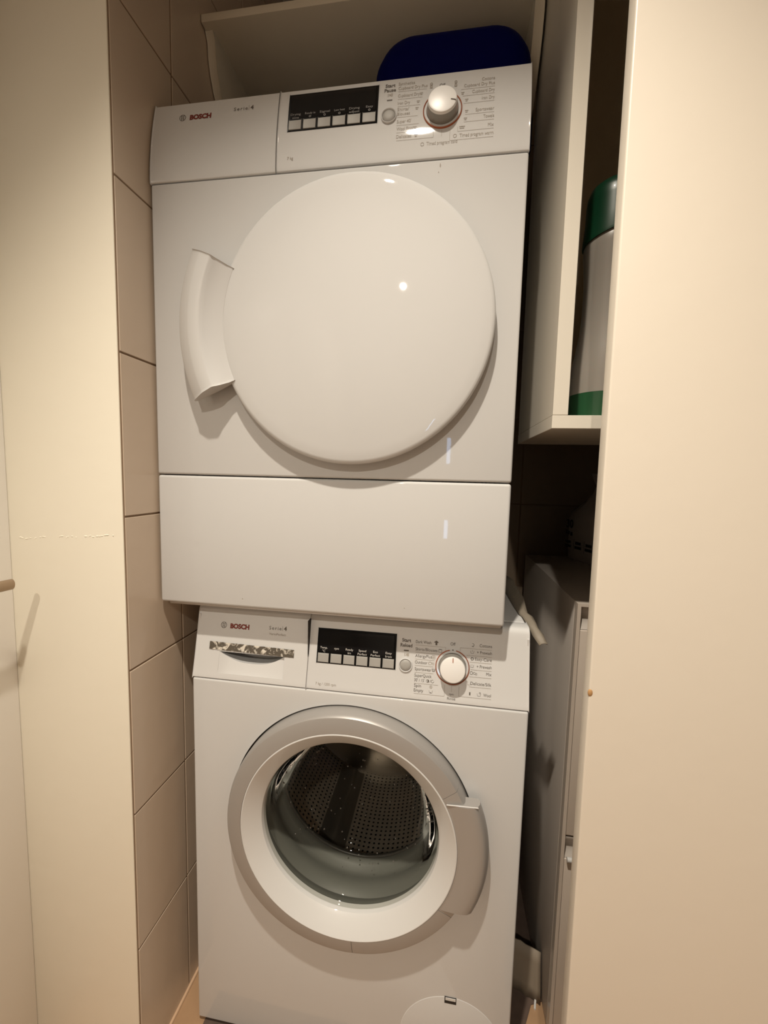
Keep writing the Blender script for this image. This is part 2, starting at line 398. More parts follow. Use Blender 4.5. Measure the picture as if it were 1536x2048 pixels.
# ================================================================== WASHER + DRYER shared panel parts
def add_controls(root, z0, g, kind, X0=0):
    """control block: z0 = seam height; x measured from the machine's left edge"""
    def px(x): return X0 + x
    def strip(name, x0, x1, za, zb, out, thick, m_, r=.0006, parent=root, rr=2):
        n = 6; poly = [(g(za + (zb - za) * i / n) - out, za + (zb - za) * i / n) for i in range(n + 1)]
        poly += [(y + thick, z) for y, z in poly[::-1]]
        bm = prism_x(poly, px(x0), px(x1)); bevel(bm, r, rr, 50)
        return obj(name, bm, m_, parent)
    dz = z0 + (.0452 if kind == 'washer' else .0608)      # bottom of the black display block
    top = dz + (.0594 if kind == 'washer' else .0625)
    disp = strip('display', .2338, .3754, dz, top, .0008, .004, 'black', .0007)
    strip('display_window', .2372, .3715, dz + .0205, top - .0035, .0011, .001, 'blackseg', .0002, disp)
    bt = []
    for i in range(6):
        x = .2362 + i * .0233
        bt.append(strip('button', x, x + .0198, dz + .0021, dz + .0170, .0020, .003, 'button', .0008, disp))
    # start button
    cx, cz = px(.3927), z0 + (.0547 if kind == 'washer' else .0695)
    y = g(cz)
    b = obj('start_button', lathe([(0, -.0022), (.005, -.0020), (.0082, -.0012), (.0095, 0), (.0097, .002)], 0, 0, 40), 'button', root)
    tilt = math.atan2(g(cz + .005) - g(cz - .005), .01)
    b.location = (cx, y - .0012, cz); b.rotation_euler = (-tilt, 0, 0)
    obj('button_surround', lathe([(.0099, -.0001), (.0108, -.0014), (.0116, -.0010), (.0120, .001)], 0, 0, 40), 'plastic', b)
    # knob
    cx, cz = px(.4724), z0 + (.0578 if kind == 'washer' else .0708); y = g(cz)
    tilt = math.atan2(g(cz + .01) - g(cz - .01), .02)
    k = bpy.data.objects.new('selector_knob', None); COL.objects.link(k); k.parent = root; k.empty_display_size = .02
    k.location = (cx, y, cz); k.rotation_euler = (-tilt, 0, 0)
    e = .0050 if kind == 'washer' else 0
    obj('knob_cap', lathe([(0, -.0166-e), (.018, -.0164-e), (.0200, -.0158-e), (.0208, -.0144-e), (.0211, -.0125-e)], 0, 0, 72), 'knob', k)
    obj('knob_side', lathe([(.0211, -.0125-e), (.0222, -.006), (.0236, .0005), (.0236, .002)], 0, 0, 72), 'knob_side', k)
    obj('knob_collar', lathe([(.0237, -.0008), (.0262, -.0010), (.0272, -.0004), (.0272, .001)], 0, 0, 72), 'plastic', k)
    a0, a1 = (101, 439) if kind == 'washer' else (91, 449)
    obj('knob_ring', lathe([(.0272, .0006), (.0273, -.0011), (.0280, -.0015), (.0286, -.0011), (.0288, .0006)], 0, 0, 90, a0, a1), 'copper', k)
    am = 90 if kind == 'washer' else -14
    c, s = math.cos(math.radians(am)), math.sin(math.radians(am))
    bm = tube([(c * r, -.01655 - e, s * r) for r in (.0125, .0196)], .0007, 8)
    obj('pointer', bm, 'copper' if kind == 'washer' else 'ink', k)
    # ---------------- print
    p = Print(g)
    def T(t, x, z, h, **kw): p.text(t, px(x), z0 + z, h, **kw)
    def Ln(x0, za, x1, zb, **kw): p.line(px(x0), z0 + za, px(x1), z0 + zb, **kw)
    if kind == 'washer': ly, sy = .0910, .0943
    else: ly, sy = .1002, .1068
    # emblem: ring with an armature
    ex, ez = px(.0516), z0 + ly + .0046
    p.ring(ex, ez, .0048, .0056, 'ink'); p.ring(ex, ez, 0, .0001, 'ink')
    for sx in (-1, 1):
        p.line(ex + sx * .0019, ez - .0042, ex + sx * .0019, ez + .0042, .0009, 'ink')
    for dz_ in (-.0018, .0018): p.line(ex - .0019, ez + dz_, ex + .0019, ez + dz_, .0008, 'ink')
    T('BOSCH', .0645, ly, .0080, ink='red', width=.0374, bold=.0006)
    T('Serie', .1405, sy, .0060, ink='ink', width=.0235, gap=1.25)
    Ln(.1660, sy - .0010, .1660, sy + .0075, t=.0004, ink='ink'); T('4', .1688, sy, .0068, ink='ink', bold=.00035)
    if kind == 'washer':
        T('VarioPerfect', .1410, .0848, .0040, ink='inkpale', width=.0325)
        T('7 kg / 1200 rpm', .2350, .0088, .0042, ink='inkpale', width=.0372)
        labs = [('Temp.', '°C'), ('rpm', ''), ('Ready', 'in'), ('Speed', 'Perfect'), ('Eco', 'Perfect'), ('Easy', 'Iron')]
        base = .0452
    else:
        T('7 kg', .2350, .0175, .0045, ink='inkpale', width=.0095)
        labs = [('Drying', 'time'), ('Ready in', ''), ('Signal', ''), ('Low heat', ''), ('Drying', 'adjust'), ('Easy', '')]
        base = .0608
    pi_ = Print(g, .0016)
    for i, (a, b_) in enumerate(labs):
        x = px(.2461 + i * .0233)
        ink = 'inkwhite' if kind == 'washer' else 'inkdim'
        pi_.text(a, x, z0 + base + .0250, .0036, ink=ink, align='CENTER', width=min(.0165, .0027 * len(a)))
        if b_: pi_.text(b_, x, z0 + base + .0193, .0036, ink=ink, align='CENTER', width=min(.0165, .0027 * len(b_)))
        elif kind == 'dryer': pi_.ring(x, z0 + base + .0212, .0010, .0018, ink, n=16)
    pi_.build(disp, {'inkwhite': 'button_captions', 'inkdim': 'button_captions'})
    if kind == 'washer':
        T('Start', .3927, .0928, .0056, ink='ink', align='CENTER', width=.0155, bold=.0002)
        T('Reload', .3927, .0845, .0056, ink='ink', align='CENTER', width=.0205, bold=.0002)
        p.rect(px(.3886), px(.3972), z0 + .0774, z0 + .0795, 'ink')
        T('I>', .3900, .0692, .0055, ink='inkpale'); p.rect(px(.3945), px(.3957), z0 + .0692, z0 + .0745, 'inkpale'); p.rect(px(.3964), px(.3976), z0 + .0692, z0 + .0745, 'inkpale')
        H = .0049; XL, XR = .4088, .5372
        def L_(t, z, wd, line=None, xr=.4400, ic=None):
            T(t, XL, z, H, ink='ink', width=wd)
            if line: Ln(XL, line, xr, line)
        L_('Dark Wash', .0922, .0265, .0890, .4603); Ln(.4603, .0890, .4603, .0835)
        L_('Shirts/Blouses', .0802, .0375, .0770, .4490)
        L_('AllergyPlus', .0692, .0285, .0660, .4415)
        L_('Outdoor', .0588, .0210, .0556, .4400)
        L_('Sportswear', .0478, .0285, .0445, .4405)
        L_('SuperQuick', .0375, .0290)
        L_("30' / 15'", .0300, .0175, .0270, .4495)
        L_('Spin', .0212, .0120)
        L_('Empty', .0138, .0160, .0108, .4603); Ln(.4603, .0285, .4603, .0108)
        def R_(t, z, wd, line, xl=.5040):
            T(t, XR, z, H, ink='ink', align='RIGHT', width=wd); Ln(xl, line, XR, line)
        R_('Cottons', .0942, .0205, .0905, .4845); Ln(.4845, .0905, .4845, .0850)
        R_('+ Prewash', .0830, .0245, .0793, .4955)
        R_('Easy-Care', .0720, .0275, .0688, .5010)
        R_('+ Prewash', .0604, .0245, .0568, .5030)
        R_('Mix', .0494, .0085, .0455, .5010)
        R_('Delicate/Silk', .0330, .0340, .0296, .5010)
        R_('Wool', .0164, .0125, .0130, .4845); Ln(.4845, .0285, .4845, .0130)
        T('Off', .4722, .0930, .0052, ink='ink', align='CENTER', width=.0085)
        Ln(.4722, .0285, .4722, .0188); T('rpm', .4722, .0135, .0034, ink='ink', align='CENTER', width=.0075)
        T('Rinse', .4722, .0062, .0042, ink='ink', align='CENTER', width=.0135)
        p.ring(px(.4724), z0 + .0855, 0, .0012, 'ink', n=16)
        # little program symbols: shirt, bowl, drop, flower, tub
        cx, cz = px(.4440), z0 + .0950
        p.poly([(cx-.0042, cz+.0008), (cx, cz+.004), (cx+.0042, cz+.0008), (cx+.0016, cz+.0002), (cx+.0016, cz-.0036), (cx-.0016, cz-.0036), (cx-.0016, cz+.0002)], 'ink')
        def tub(cx, cz, ink='ink', s=1):
            p.line(cx-.003*s, cz+.002*s, cx-.0022*s, cz-.002*s, .0004, ink); p.line(cx-.0022*s, cz-.002*s, cx+.0022*s, cz-.002*s, .0004, ink); p.line(cx+.0022*s, cz-.002*s, cx+.003*s, cz+.002*s, .0004, ink)
        def sq(cx, cz, s=.0026, ink='ink'):
            for q in ((-1,-1,1,-1),(1,-1,1,1),(1,1,-1,1),(-1,1,-1,-1)): p.line(cx+q[0]*s, cz+q[1]*s, cx+q[2]*s, cz+q[3]*s, .0005, ink)
        sq(px(.4512), z0 + .0825); p.line(px(.4495), z0+.0847, px(.4529), z0+.0847, .001, 'ink')
        sq(px(.4402), z0 + .0712, .0025, 'inkpale'); p.line(px(.4378), z0+.0712, px(.4426), z0+.0712, .0005, 'inkpale'); p.line(px(.4402), z0+.0688, px(.4402), z0+.0736, .0005, 'inkpale')
        p.ring(px(.4345), z0 + .0612, .0018, .0024, 'inkpale', 0, 200); tub(px(.4345), z0+.0608, 'inkpale'); p.ring(px(.4395), z0+.0606, .0013, .0018, 'inkpale')
        sq(px(.4408), z0 + .0502, .0018, 'ink'); tub(px(.4412), z0+.0515)
        p.ring(px(.4315), z0 + .0322, .0020, .0025, 'ink'); p.rect(px(.4315), px(.4337), z0+.0302, z0+.0342, 'ink'); Ln(.4352, .0300, .4372, .0345, t=.0004, ink='ink'); p.ring(px(.4398), z0+.0322, .0020, .0025, 'ink', 60, 360)
        p.ring(px(.4375), z0 + .0232, .0018, .0024, 'inkpale'); p.ring(px(.4375), z0+.0232, 0, .0008, 'inkpale'); tub(px(.4375), z0+.0158, 'ink'); p.ring(px(.4375), z0+.0142, 0, .0008, 'ink')
        p.ring(px(.5055), z0 + .0968, .0017, .0023, 'ink', -120, 120); Ln(.5035, .0938, .5075, .0938, ink='ink')
        for zz, n_ in ((.0852, 1), (.0626, 1)): tub(px(.5048), z0+zz); Ln(.5048, zz, .5048, zz+.003, ink='ink')
        p.ring(px(.5050), z0+.0742, .0014, .0020, 'ink'); 
        for aa in range(0, 360, 60): p.ring(px(.5050)+.0023*math.cos(math.radians(aa)), z0+.0742+.0023*math.sin(math.radians(aa)), 0, .0007, 'ink', n=8)
        p.ring(px(.5042), z0+.0516, .0020, .0026, 'ink'); p.ring(px(.5090), z0+.0516, .0014, .0019, 'ink', 30, 330); sq(px(.5122), z0+.0505, .0012)
        tub(px(.5005), z0+.0345, 'inkpale'); p.ring(px(.4975), z0+.0372, .0009, .0013, 'inkpale')
        p.rect(px(.5015), px(.5036), z0+.0165, z0+.0212, 'ink'); tub(px(.5175), z0+.0185); p.ring(px(.5190), z0+.0212, .0008, .0013, 'ink')
    else:
        T('Start', .3927, .1172, .0056, ink='ink', align='CENTER', width=.0150, bold=.0002)
        T('Pause', .3927, .1093, .0056, ink='ink', align='CENTER', width=.0175, bold=.0002)
        T('I>', .3895, .1014, .0050, ink='inkpale'); p.rect(px(.3940), px(.3950), z0+.1014, z0+.1064, 'inkpale'); p.rect(px(.3957), px(.3967), z0+.1014, z0+.1064, 'inkpale')
        p.rect(px(.3886), px(.3968), z0 + .0944, z0 + .0962, 'ink')
        H = .0050; XL, XR = .4052, .5466; I = 'inkpale'
        def L_(t, z, wd, line=None, xr=.4400):
            T(t, XL, z, H, ink=I, width=wd)
            if line: Ln(XL, line, xr, line)
        L_('Synthetics', .1186, .0245); L_('Cupboard Dry Plus', .1108, .0435, .1078, .4480)
        L_('Cupboard Dry', .0984, .0325, .0950, .4420); L_('Iron Dry', .0862, .0185, .0830, .4390)
        L_('Shirts/', .0760, .0175); L_('Blouses', .0690, .0190, .0660, .4360)
        L_("Super 40'", .0570, .0215, .0535, .4380); L_('Wool Finish', .0458, .0265, .0425, .4500); Ln(.4500, .0425, .4500, .0470)
        L_('Delicates', .0342, .0225, .0308, .4602); Ln(.4602, .0308, .4602, .0430)
        def R_(t, z, wd, line=None, xl=.5040):
            T(t, XR, z, H, ink=I, align='RIGHT', width=wd)
            if line: Ln(xl, line, XR, line)
        R_('Cottons', .1110, .0185); R_('Cupboard Dry Plus', .1030, .0440, .0998, .4985)
        R_('Cupboard Dry', .0922, .0320, .0890, .5010); R_('Iron Dry', .0805, .0180, .0772, .5030)
        R_('Sportswear', .0632, .0262, .0600, .5055); R_('Towels', .0522, .0150, .0490, .5040)
        R_('Mix', .0392, .0080, .0360, .4955); Ln(.4955, .0360, .4955, .0430)
        R_('Timed program warm', .0275, .0480, .0240, .4845); Ln(.4845, .0240, .4845, .0400)
        T('Timed program cold', .4505, .0200, H, ink=I, width=.0450)
        p.ring(px(.4445), z0+.0222, .0020, .0026, I); p.ring(px(.4920), z0+.0300, .0020, .0026, I)
        Ln(.4724, .0400, .4724, .0310)
        T('Off', .4710, .1085, .0050, ink='ink', align='CENTER', width=.0085)
        for x, z in ((.4545, .1150), (.4545, .1100), (.4905, .1140), (.4905, .1085)):
            p.ring(px(x), z0+z, .0011, .0020, I, n=16); p.line(px(x)-.002, z0+z-.0024, px(x)+.002, z0+z-.0024, .0006, I)
        for x, z in ((.4402, .1005), (.4362, .0880), (.4345, .0775), (.5010, .0935), (.5070, .0822), (.5075, .0648), (.5062, .0535), (.5000, .0415), (.5035, .0415), (.4330, .0480), (.4345, .0360)):
            p.line(px(x)-.0024, z0+z+.0012, px(x)+.0024, z0+z+.0012, .0009, I); p.line(px(x)-.0018, z0+z-.0012, px(x)+.0014, z0+z-.0012, .0011, I)
    p.build(root, {'ink': 'dark_lettering', 'inkpale': 'fine_lettering', 'red': 'red_lettering'})

# ================================================================== WASHING MACHINE
W_ = .598; WS = .7188; WZ0 = .0095
def gw(z):
    t = min(1.2, max(0, (z - WS) / .125)); return .027 * t ** .9 if t > 0 else 0
wm = thing('washing_machine', 'white front-loading washing machine with a round glass door, under the dryer', 'washing machine')
wcx, wcz = .3005, .4726
CZ = Vector((wcx, 0, wcz))
front = obj('front_panel', box(0, W_, 0, .022, WZ0, WS - .0008, .0035, 4), 'enamel', wm)
boolean(front, lathe([(0, -.05), (.2245, -.05), (.2245, .08), (0, .08)], wcx, wcz, 160))
# filter flap: a round groove line and its slot
fcx, fcz, fr = .4945, .0790, .0915
boolean(front, box(.4822, .5032, -.02, .012, .1575, .1705, .0005, 1))
fl = obj('filter_flap', lathe([(0, -.0007), (fr - .0016, -.0007), (fr - .0007, -.0004), (fr, .0003)], fcx, fcz, 120), 'enamel', wm)
boolean_cut = True
me_ = fl.data
bmf = bmesh.new(); bmf.from_mesh(me_)
bmesh.ops.bisect_plane(bmf, geom=bmf.verts[:] + bmf.edges[:] + bmf.faces[:], plane_co=(0, 0, WZ0 + .002), plane_no=(0, 0, 1), clear_inner=True)
bmf.to_mesh(me_); bmf.free()
obj('flap_latch', box(.4822, .5032, -.0009, -.0004, .1575, .1705), 'dark', fl)
obj('flap_tab', box(.4838, .5020, -.0016, -.0008, .1640, .1694, .0003, 1), 'bezel', fl)
# shell of the cabinet
bm = bmesh.new()
abox(bm, 0.001, .004, .0225, .57, WZ0, .832); abox(bm, W_ - .004, W_ - .001, .0225, .57, WZ0, .832)
abox(bm, .004, W_ - .004, .567, .57, WZ0, .832); abox(bm, .004, W_ - .004, .0225, .567, WZ0, .014)
obj('cabinet', bm, 'shell', wm)
for fx in (.05, W_ - .05):
    for fy in (.06, .52):
        obj('foot', lathe_z([(0, 0), (.02, 0), (.02, .006), (.008, .007), (.008, .0094), (0, .0094)], fx, fy, 20), 'dark', wm)
obj('top_cover', box(0.0005, W_ - .0005, .060, .575, .8325, .8478, .004, 3), 'plastic', wm)
# control fascia: drawer front on the left, panel on the right
def fascia(name, x0, x1, cut=None):
    ZT = .8478; n = 16
    poly = [(gw(WS + .0008 + (.838 - WS) * i / n), WS + .0008 + (.838 - WS) * i / n) for i in range(n + 1)]
    poly += [(.0275, .8425), (.0305, .8462), (.036, .8478), (.0595, ZT), (.0595, WS + .0008)]
    bm = prism_x(poly, x0, x1); bevel(bm, .0016, 3, 60)
    o = obj(name, bm, 'plastic', wm)
    return o
dr = fascia('detergent_drawer', 0, .2178)
fascia('control_panel', .2184, W_)
obj('panel_gap', box(.2170, .2190, .012, .05, WS + .002, .838), 'dark', wm)
# scooped grip in the drawer front
xa, xb, za, zb = .0480, .1736, .7300, .7675
boolean(dr, box(xa, xb, -.02, .048, za, zb))
bm = bmesh.new(); rows = []
NX = 36
for i in range(NX + 1):
    u = i / NX; x = xa + (xb - xa) * u; s_u = (2 * u - 1)
    zc = .7488 + (zb - .7488) * abs(s_u) ** 2.6
    zc = min(zc, zb - .0002)
    col = []
    for k in range(7):
        v = k / 6; z = za + (zc - za) * v; col.append((x, gw(z) + .0004 + .004 * v ** .8 * min(1, u / .15), z))
    col.append((x, gw(zc) + .010, zc - .001)); col.append((x, gw(zc) + .036, zc - .003 + .001))
    col.append((x, .046, zb)); col.append((x, gw(zb) + .002, zb))
    rows.append([bm.verts.new(c) for c in col])
for A, B in zip(rows, rows[1:]):
    for j in range(len(A) - 1): bm.faces.new((A[j], A[j+1], B[j+1], B[j]))
bm.faces.new(rows[0]); bm.faces.new(rows[-1][::-1])
grip = obj('grip_recess', bm, 'plastic', dr, smooth=30)
n = 40; bm = bmesh.new(); rows = []
for i in range(n * 2 + 1):
    x = .0275 + (.1912 - .0275) * i / (2 * n); ed = random.uniform(-.0003, .0003)
    rows.append([bm.verts.new((x, gw(z) - .0012 - random.uniform(0, .0006), z + ed - .0030 * i / (2 * n))) for z in (.7710, .7755, .780, .7845)])
for A, B in zip(rows, rows[1:]):
    for j in range(3): bm.faces.new((A[j], A[j+1], B[j+1], B[j]))
obj('foil_strip', bm, 'foil', dr, smooth=60)
add_controls(wm, WS, gw, 'washer')

# door: ring segments, white bezel, grip, glass, gasket, drum
door = bpy.data.objects.new('round_door', None); COL.objects.link(door); door.parent = wm; door.empty_display_size = .1
prof = [(.2080, .012), (.2214, .010), (.2216, -.012), (.2208, -.0215), (.2188, -.0262), (.2172, -.0280), (.2150, -.0287), (.1925, -.0318), (.1912, -.0318), (.1905, .012)]
for a0, a1 in ((31.4, 274.4), (274.6, 328.5), (328.7, 391.2)):
    obj('ring_segment', lathe(prof, wcx, wcz, 120, a0, a1, closed=True), 'silver', door, smooth=28)
obj('bezel', lathe([(.1910, -.018), (.1910, -.0310), (.1903, -.0322), (.1888, -.0325), (.1650, -.0145), (.1610, -.0100), (.1598, -.0050), (.1590, .004)], wcx, wcz, 160), 'bezel', door, smooth=28)
# grip plate on the right: inner side follows the bezel, ends are level
bm = bmesh.new(); rows = []
NZ = 40
for i in range(NZ + 1):
    z = .3738 + (.5645 - .3738) * i / NZ; d = z - wcz
    xi = wcx + math.sqrt(.1914 ** 2 - d * d); xo = wcx + math.sqrt(.2432 ** 2 - d * d)
    row = []
    for t, y in ((0, -.010), (0, -.0312), (.35, -.0335), (.62, -.0340), (.80, -.0325), (.92, -.0285), (.985, -.0225), (1, -.017), (.97, -.010)):
        row.append(bm.verts.new((xi + (xo - xi) * t, y, z)))
    rows.append(row)
for A, B in zip(rows, rows[1:]):
    for j in range(len(A)): bm.faces.new((A[j], A[(j+1) % len(A)], B[(j+1) % len(A)], B[j]))
bm.faces.new(rows[0]); bm.faces.new(rows[-1][::-1])
obj('door_grip', bm, 'silver', door, smooth=40)
obj('grip_edge', tube([(wcx + .170, -.0335, .5652), (.5215, -.0312, .5652)], .0009, 8), 'bezel', door)
obj('glass_bowl', lathe([(.1592, -.004), (.1575, -.0005), (.1545, .0035), (.1525, .010), (.1500, .018), (.1490, .030), (.1440, .046), (.1400, .060), (.1330, .078), (.1200, .094), (.0980, .103), (.0600, .108), (0, .110)], wcx, wcz, 128), 'glass', door, smooth=60)
GB = [(.1545, .0035), (.1500, .018), (.1490, .030), (.1440, .046), (.1400, .060), (.1330, .078), (.1200, .094), (.0980, .103), (.0600, .108), (.02, .110)]
bm = bmesh.new()
for i in range(150):
    k = random.choice((3, 4, 5, 5, 6, 6, 7, 7, 8)); t = random.random()
    r1, y1 = GB[k]; r2, y2 = GB[k + 1] if k + 1 < len(GB) else GB[k]
    rr, yy = r1 + (r2 - r1) * t, y1 + (y2 - y1) * t; a = random.uniform(0, 2 * PI)
    sz = random.uniform(.0006, .0019)
    bmesh.ops.create_icosphere(bm, subdivisions=1, radius=sz, matrix=Matrix.Translation((wcx + (rr - .001) * math.cos(a), yy - .001, wcz + (rr - .001) * math.sin(a))))
obj('water_drops', bm, 'drop', door, smooth=80, kind='stuff')
gk = obj('gasket', lathe([(.2260, .0225), (.2050, .024), (.1900, .016), (.1720, .010), (.1655, .004), (.1640, .012), (.1690, .022), (.1760, .030), (.1700, .040), (.1690, .060), (.1740, .068), (.1745, .080), (.1680, .088), (.1650, .098), (.1655, .105), (.1800, .112)], wcx, wcz, 128), 'rubber', wm, smooth=50)
dm = bpy.data.objects.new('drum', None); COL.objects.link(dm); dm.parent = wm; dm.location = (wcx, 0, wcz); dm.empty_display_size = .1
obj('drum_wall', lathe([(.1650, .111), (.2150, .125), (.2350, .135), (.2400, .150), (.2400, .430)], 0, 0, 128), 'drum', dm, smooth=50)
obj('drum_lip', lathe([(.1665, .1005), (.1620, .1015), (.1605, .105), (.1650, .1115)], 0, 0, 128), 'lipdark', dm, smooth=60)
obj('drum_rear', lathe([(.2400, .430), (.2000, .440), (.1200, .430), (.1100, .420), (.0500, .420), (0, .415)], 0, 0, 96), 'drum_steel', dm, smooth=50)
for k in range(3):
    a = math.radians(250 + 120 * k)
    bm = bmesh.new(); rows = []
    for j in range(13):
        y = .150 + .27 * j / 12; hgt = .045 * math.sin(PI * min(1, (j + .6) / 12.6)) ** .4
        row = []
        for q, r in ((-.14, .239), (-.07, .239 - hgt * .6), (-.02, .239 - hgt), (.02, .239 - hgt), (.07, .239 - hgt * .6), (.14, .239)):
            row.append(bm.verts.new((r * math.cos(a + q), y, r * math.sin(a + q))))
        rows.append(row)
    for A, B in zip(rows, rows[1:]):
        for j in range(5): bm.faces.new((A[j], A[j+1], B[j+1], B[j]))
    obj('drum_paddle', bm, 'drum_steel', dm, smooth=60)
obj('drum_tub', lathe([(.205, .108), (.262, .118), (.262, .46), (0, .46)], wcx, wcz, 64), 'dark', wm)

# ================================================================== TUMBLE DRYER
DX, DY, DS, DB, DT = -.0486, -.0154, 1.5659, .8636, 1.6982
DM = 1.0911
def gd(z):
    t = max(0, (z - DS) / .1335); return DY + .0185 * t ** 1.85
td = thing('tumble_dryer', 'white tumble dryer with a solid domed round door, stacked on the washing machine', 'tumble dryer', (0, 0, 0))
x0, x1 = DX, DX + W_
obj('front_panel', box(x0, x1, DY, DY + .02, DM + .0008, DS - .0008, .0035, 4), 'enamel', td)
obj('kick_panel', box(x0, x1, DY, DY + .02, DB, DM - .0010, .0045, 4), 'enamel', td)
obj('cabinet', box(x0 + .0015, x1 - .0015, DY + .0205, .575, DB - .0102, 1.690, .002, 2), 'shell', td)
def dfascia(name, xa_, xb_):
    n = 18; zt = DT
    poly = [(gd(DS + .0008 + (zt - .0025 - DS) * i / n), DS + .0008 + (zt - .0025 - DS) * i / n) for i in range(n + 1)]
    poly += [(gd(zt) + .0012, zt - .0006), (gd(zt) + .004, zt), (.045, zt), (.045, 1.6905), (DY + .0202, 1.6905), (DY + .0202, DS + .0008)]
    bm = prism_x(poly, xa_, xb_); bevel(bm, .0018, 3, 62)
    return obj(name, bm, 'plastic', td)
dfascia('container_front', x0, x0 + .2165); dfascia('control_panel', x0 + .2178, x1)
obj('panel_gap', box(x0 + .2162, x0 + .2181, .004, .0048, DS + .003, 1.688), 'dark', td)
obj('top_cover', box(x0, x1, .0455, .58, 1.6905, 1.6980, .003, 3), 'plastic', td)
add_controls(td, DS, gd, 'dryer', DX)
dcx, dcz = .2967, 1.3299
dd = bpy.data.objects.new('round_door', None); COL.objects.link(dd); dd.parent = td; dd.empty_display_size = .1
pf = [(0, -.0505)]
for i in range(1, 15):
    r = .2085 * i / 14; pf.append((r, -.0505 + .0125 * (r / .2085) ** 2.2))
pf += [(.2125, -.0368), (.2148, -.0345), (.2154, -.0318), (.2150, -.0292), (.2120, -.0265), (.2060, -.0250), (.1990, -.0245)]
obj('door_shell', lathe(pf, dcx, dcz, 180), 'enamel', dd, smooth=60)
obj('door_rim', lathe([(.1995, -.0246), (.2070, -.0225), (.2085, -.0170), (.2085, DY + .001)], dcx, dcz, 128), 'dark', dd)
hp = [(.2060, -.0330), (.2065, -.0388), (.2160, -.0405), (.2330, -.0500), (.2375, -.0545), (.2400, -.0552), (.2580, -.0522), (.2610, -.0510), (.2780, -.0430), (.2815, -.0400), (.2822, -.0368), (.2790, -.0335), (.2400, -.0310)]
bm = lathe(hp, dcx, dcz, 48, 155.6, 204.6, closed=True); bevel(bm, .0012, 2, 50)
obj('door_grip', bm, 'plastic', dd, smooth=30)

bm = bmesh.new()
for x, y, z, a, b in ((.4236, DY - .0002, 1.5560, .0011, .0034), (.4215, DY - .0002, 1.5470, .0007, .0011), (.1080, DY - .0002, .8790, .0009, .0013), (.3900, DY - .0002, .8830, .0012, .0005), (.2270, DY - .0002, 1.405, .0007, .0007)):
    c = [bm.verts.new((x + a * math.cos(2*PI*k/9) * random.uniform(.6, 1.1), y, z + b * math.sin(2*PI*k/9) * random.uniform(.7, 1.1))) for k in range(9)]
    bm.faces.new(c)
obj('scuff_marks', bm, 'inkpale', td, smooth=0, kind='stuff')

# ================================================================== SHELF ABOVE THE DRYER
sh = thing('wall_shelf', 'grey-white shelf board on curved brackets above the dryer', 'shelf', (0, 0, 0))
obj('shelf_board', box(XW + .002, .5905, .136, .616, 1.9595, 1.974, .0012, 2), 'shelf', sh)
def bracket(xa_, xb_):
    pts = [(.150, 1.959)]
    for i in range(13):
        a = i / 12; pts.append((.158 + .30 * (1 - math.cos(a * PI / 2)) ** 1.05, 1.945 - .20 * math.sin(a * PI / 2)))
    pts += [(.614, 1.745), (.614, 1.959)]
    bm = prism_x(pts, xa_, xb_); bevel(bm, .0012, 2, 40)
    return obj('shelf_bracket', bm, 'shelf', sh, smooth=25)
bracket(XW + .002, XW + .0185); bracket(.5735, .5905)

# ================================================================== BLUE BASIN on the dryer
bs = thing('plastic_basin', 'dark navy blue plastic basin on its side on top of the dryer', 'basin', (.432, .15, 1.699))
def rrect(w2, h2, r, n=10):
    out = []
    for cx, cz, a0 in ((w2 - r, h2 - r, 0), (-w2 + r, h2 - r, 90), (-w2 + r, -h2 + r, 180), (w2 - r, -h2 + r, 270)):
        for i in range(n + 1):
            a = math.radians(a0 + 90 * i / n); out.append((cx + r * math.cos(a), cz + r * math.sin(a)))
    return out
bm = bmesh.new(); rows = []
for y, gx, r in ((-.010, -.045, .035), (-.004, -.022, .050), (.004, -.008, .060), (.014, .0, .066), (.10, .010, .070), (.112, .012, .070), (.112, .020, .075), (.118, .020, .075), (.118, .010, .070), (.10, .006, .066), (.018, -.006, .060), (.010, -.030, .05)):
    pts = rrect(.141 + gx, .099 + gx * .5, r); rows.append([bm.verts.new((x, y, z + .099 + .0105)) for x, z in pts])
for A, B in zip(rows, rows[1:]):
    for j in range(len(A)): bm.faces.new((A[j], A[(j+1) % len(A)], B[(j+1) % len(A)], B[j]))
bm.faces.new(rows[0]); bm.faces.new(rows[-1][::-1])
lo = min(v.co.z for v in bm.verts)
for v in bm.verts: v.co.z -= lo
obj('basin_body', bm, 'blue', bs, smooth=50)
bm = bmesh.new(); pts = rrect(.162, .110, .078)
o = obj('basin_rim', tube([(x, .116, z + .1095) for x, z in pts + pts[:1]], .0034, 8), 'blue', bs)
o.location.z = .004

# ================================================================== UPPER CABINET (open shelf box) + bottle
uc = thing('wall_cabinet', 'open white laminate wall cabinet to the right of the dryer', 'cabinet', (0, 0, 0))
CX0, CX1, CY0, CY1, CZ0 = .5950, 1.155, -.0500, .220, 1.1705
bm = box(CX0, CX0 + .0203, CY0, CY1, CZ0 + .0187, CEIL - .004, .0006, 1); obj('side_panel', bm, 'cab', uc)
obj('side_panel', box(CX1 - .0203, CX1, CY0 + .06, CY1, CZ0 + .0187, CEIL - .004, .0006, 1), 'cab', uc)
obj('bottom_board', box(CX0 - .0004, CX1, CY0, CY1, CZ0, CZ0 + .0183, .0006, 1), 'cab', uc)
obj('back_board', box(CX0 + .0207, CX1 - .0207, CY1 - .012, CY1 - .001, CZ0 + .0187, CEIL - .006), 'cab_back', uc)

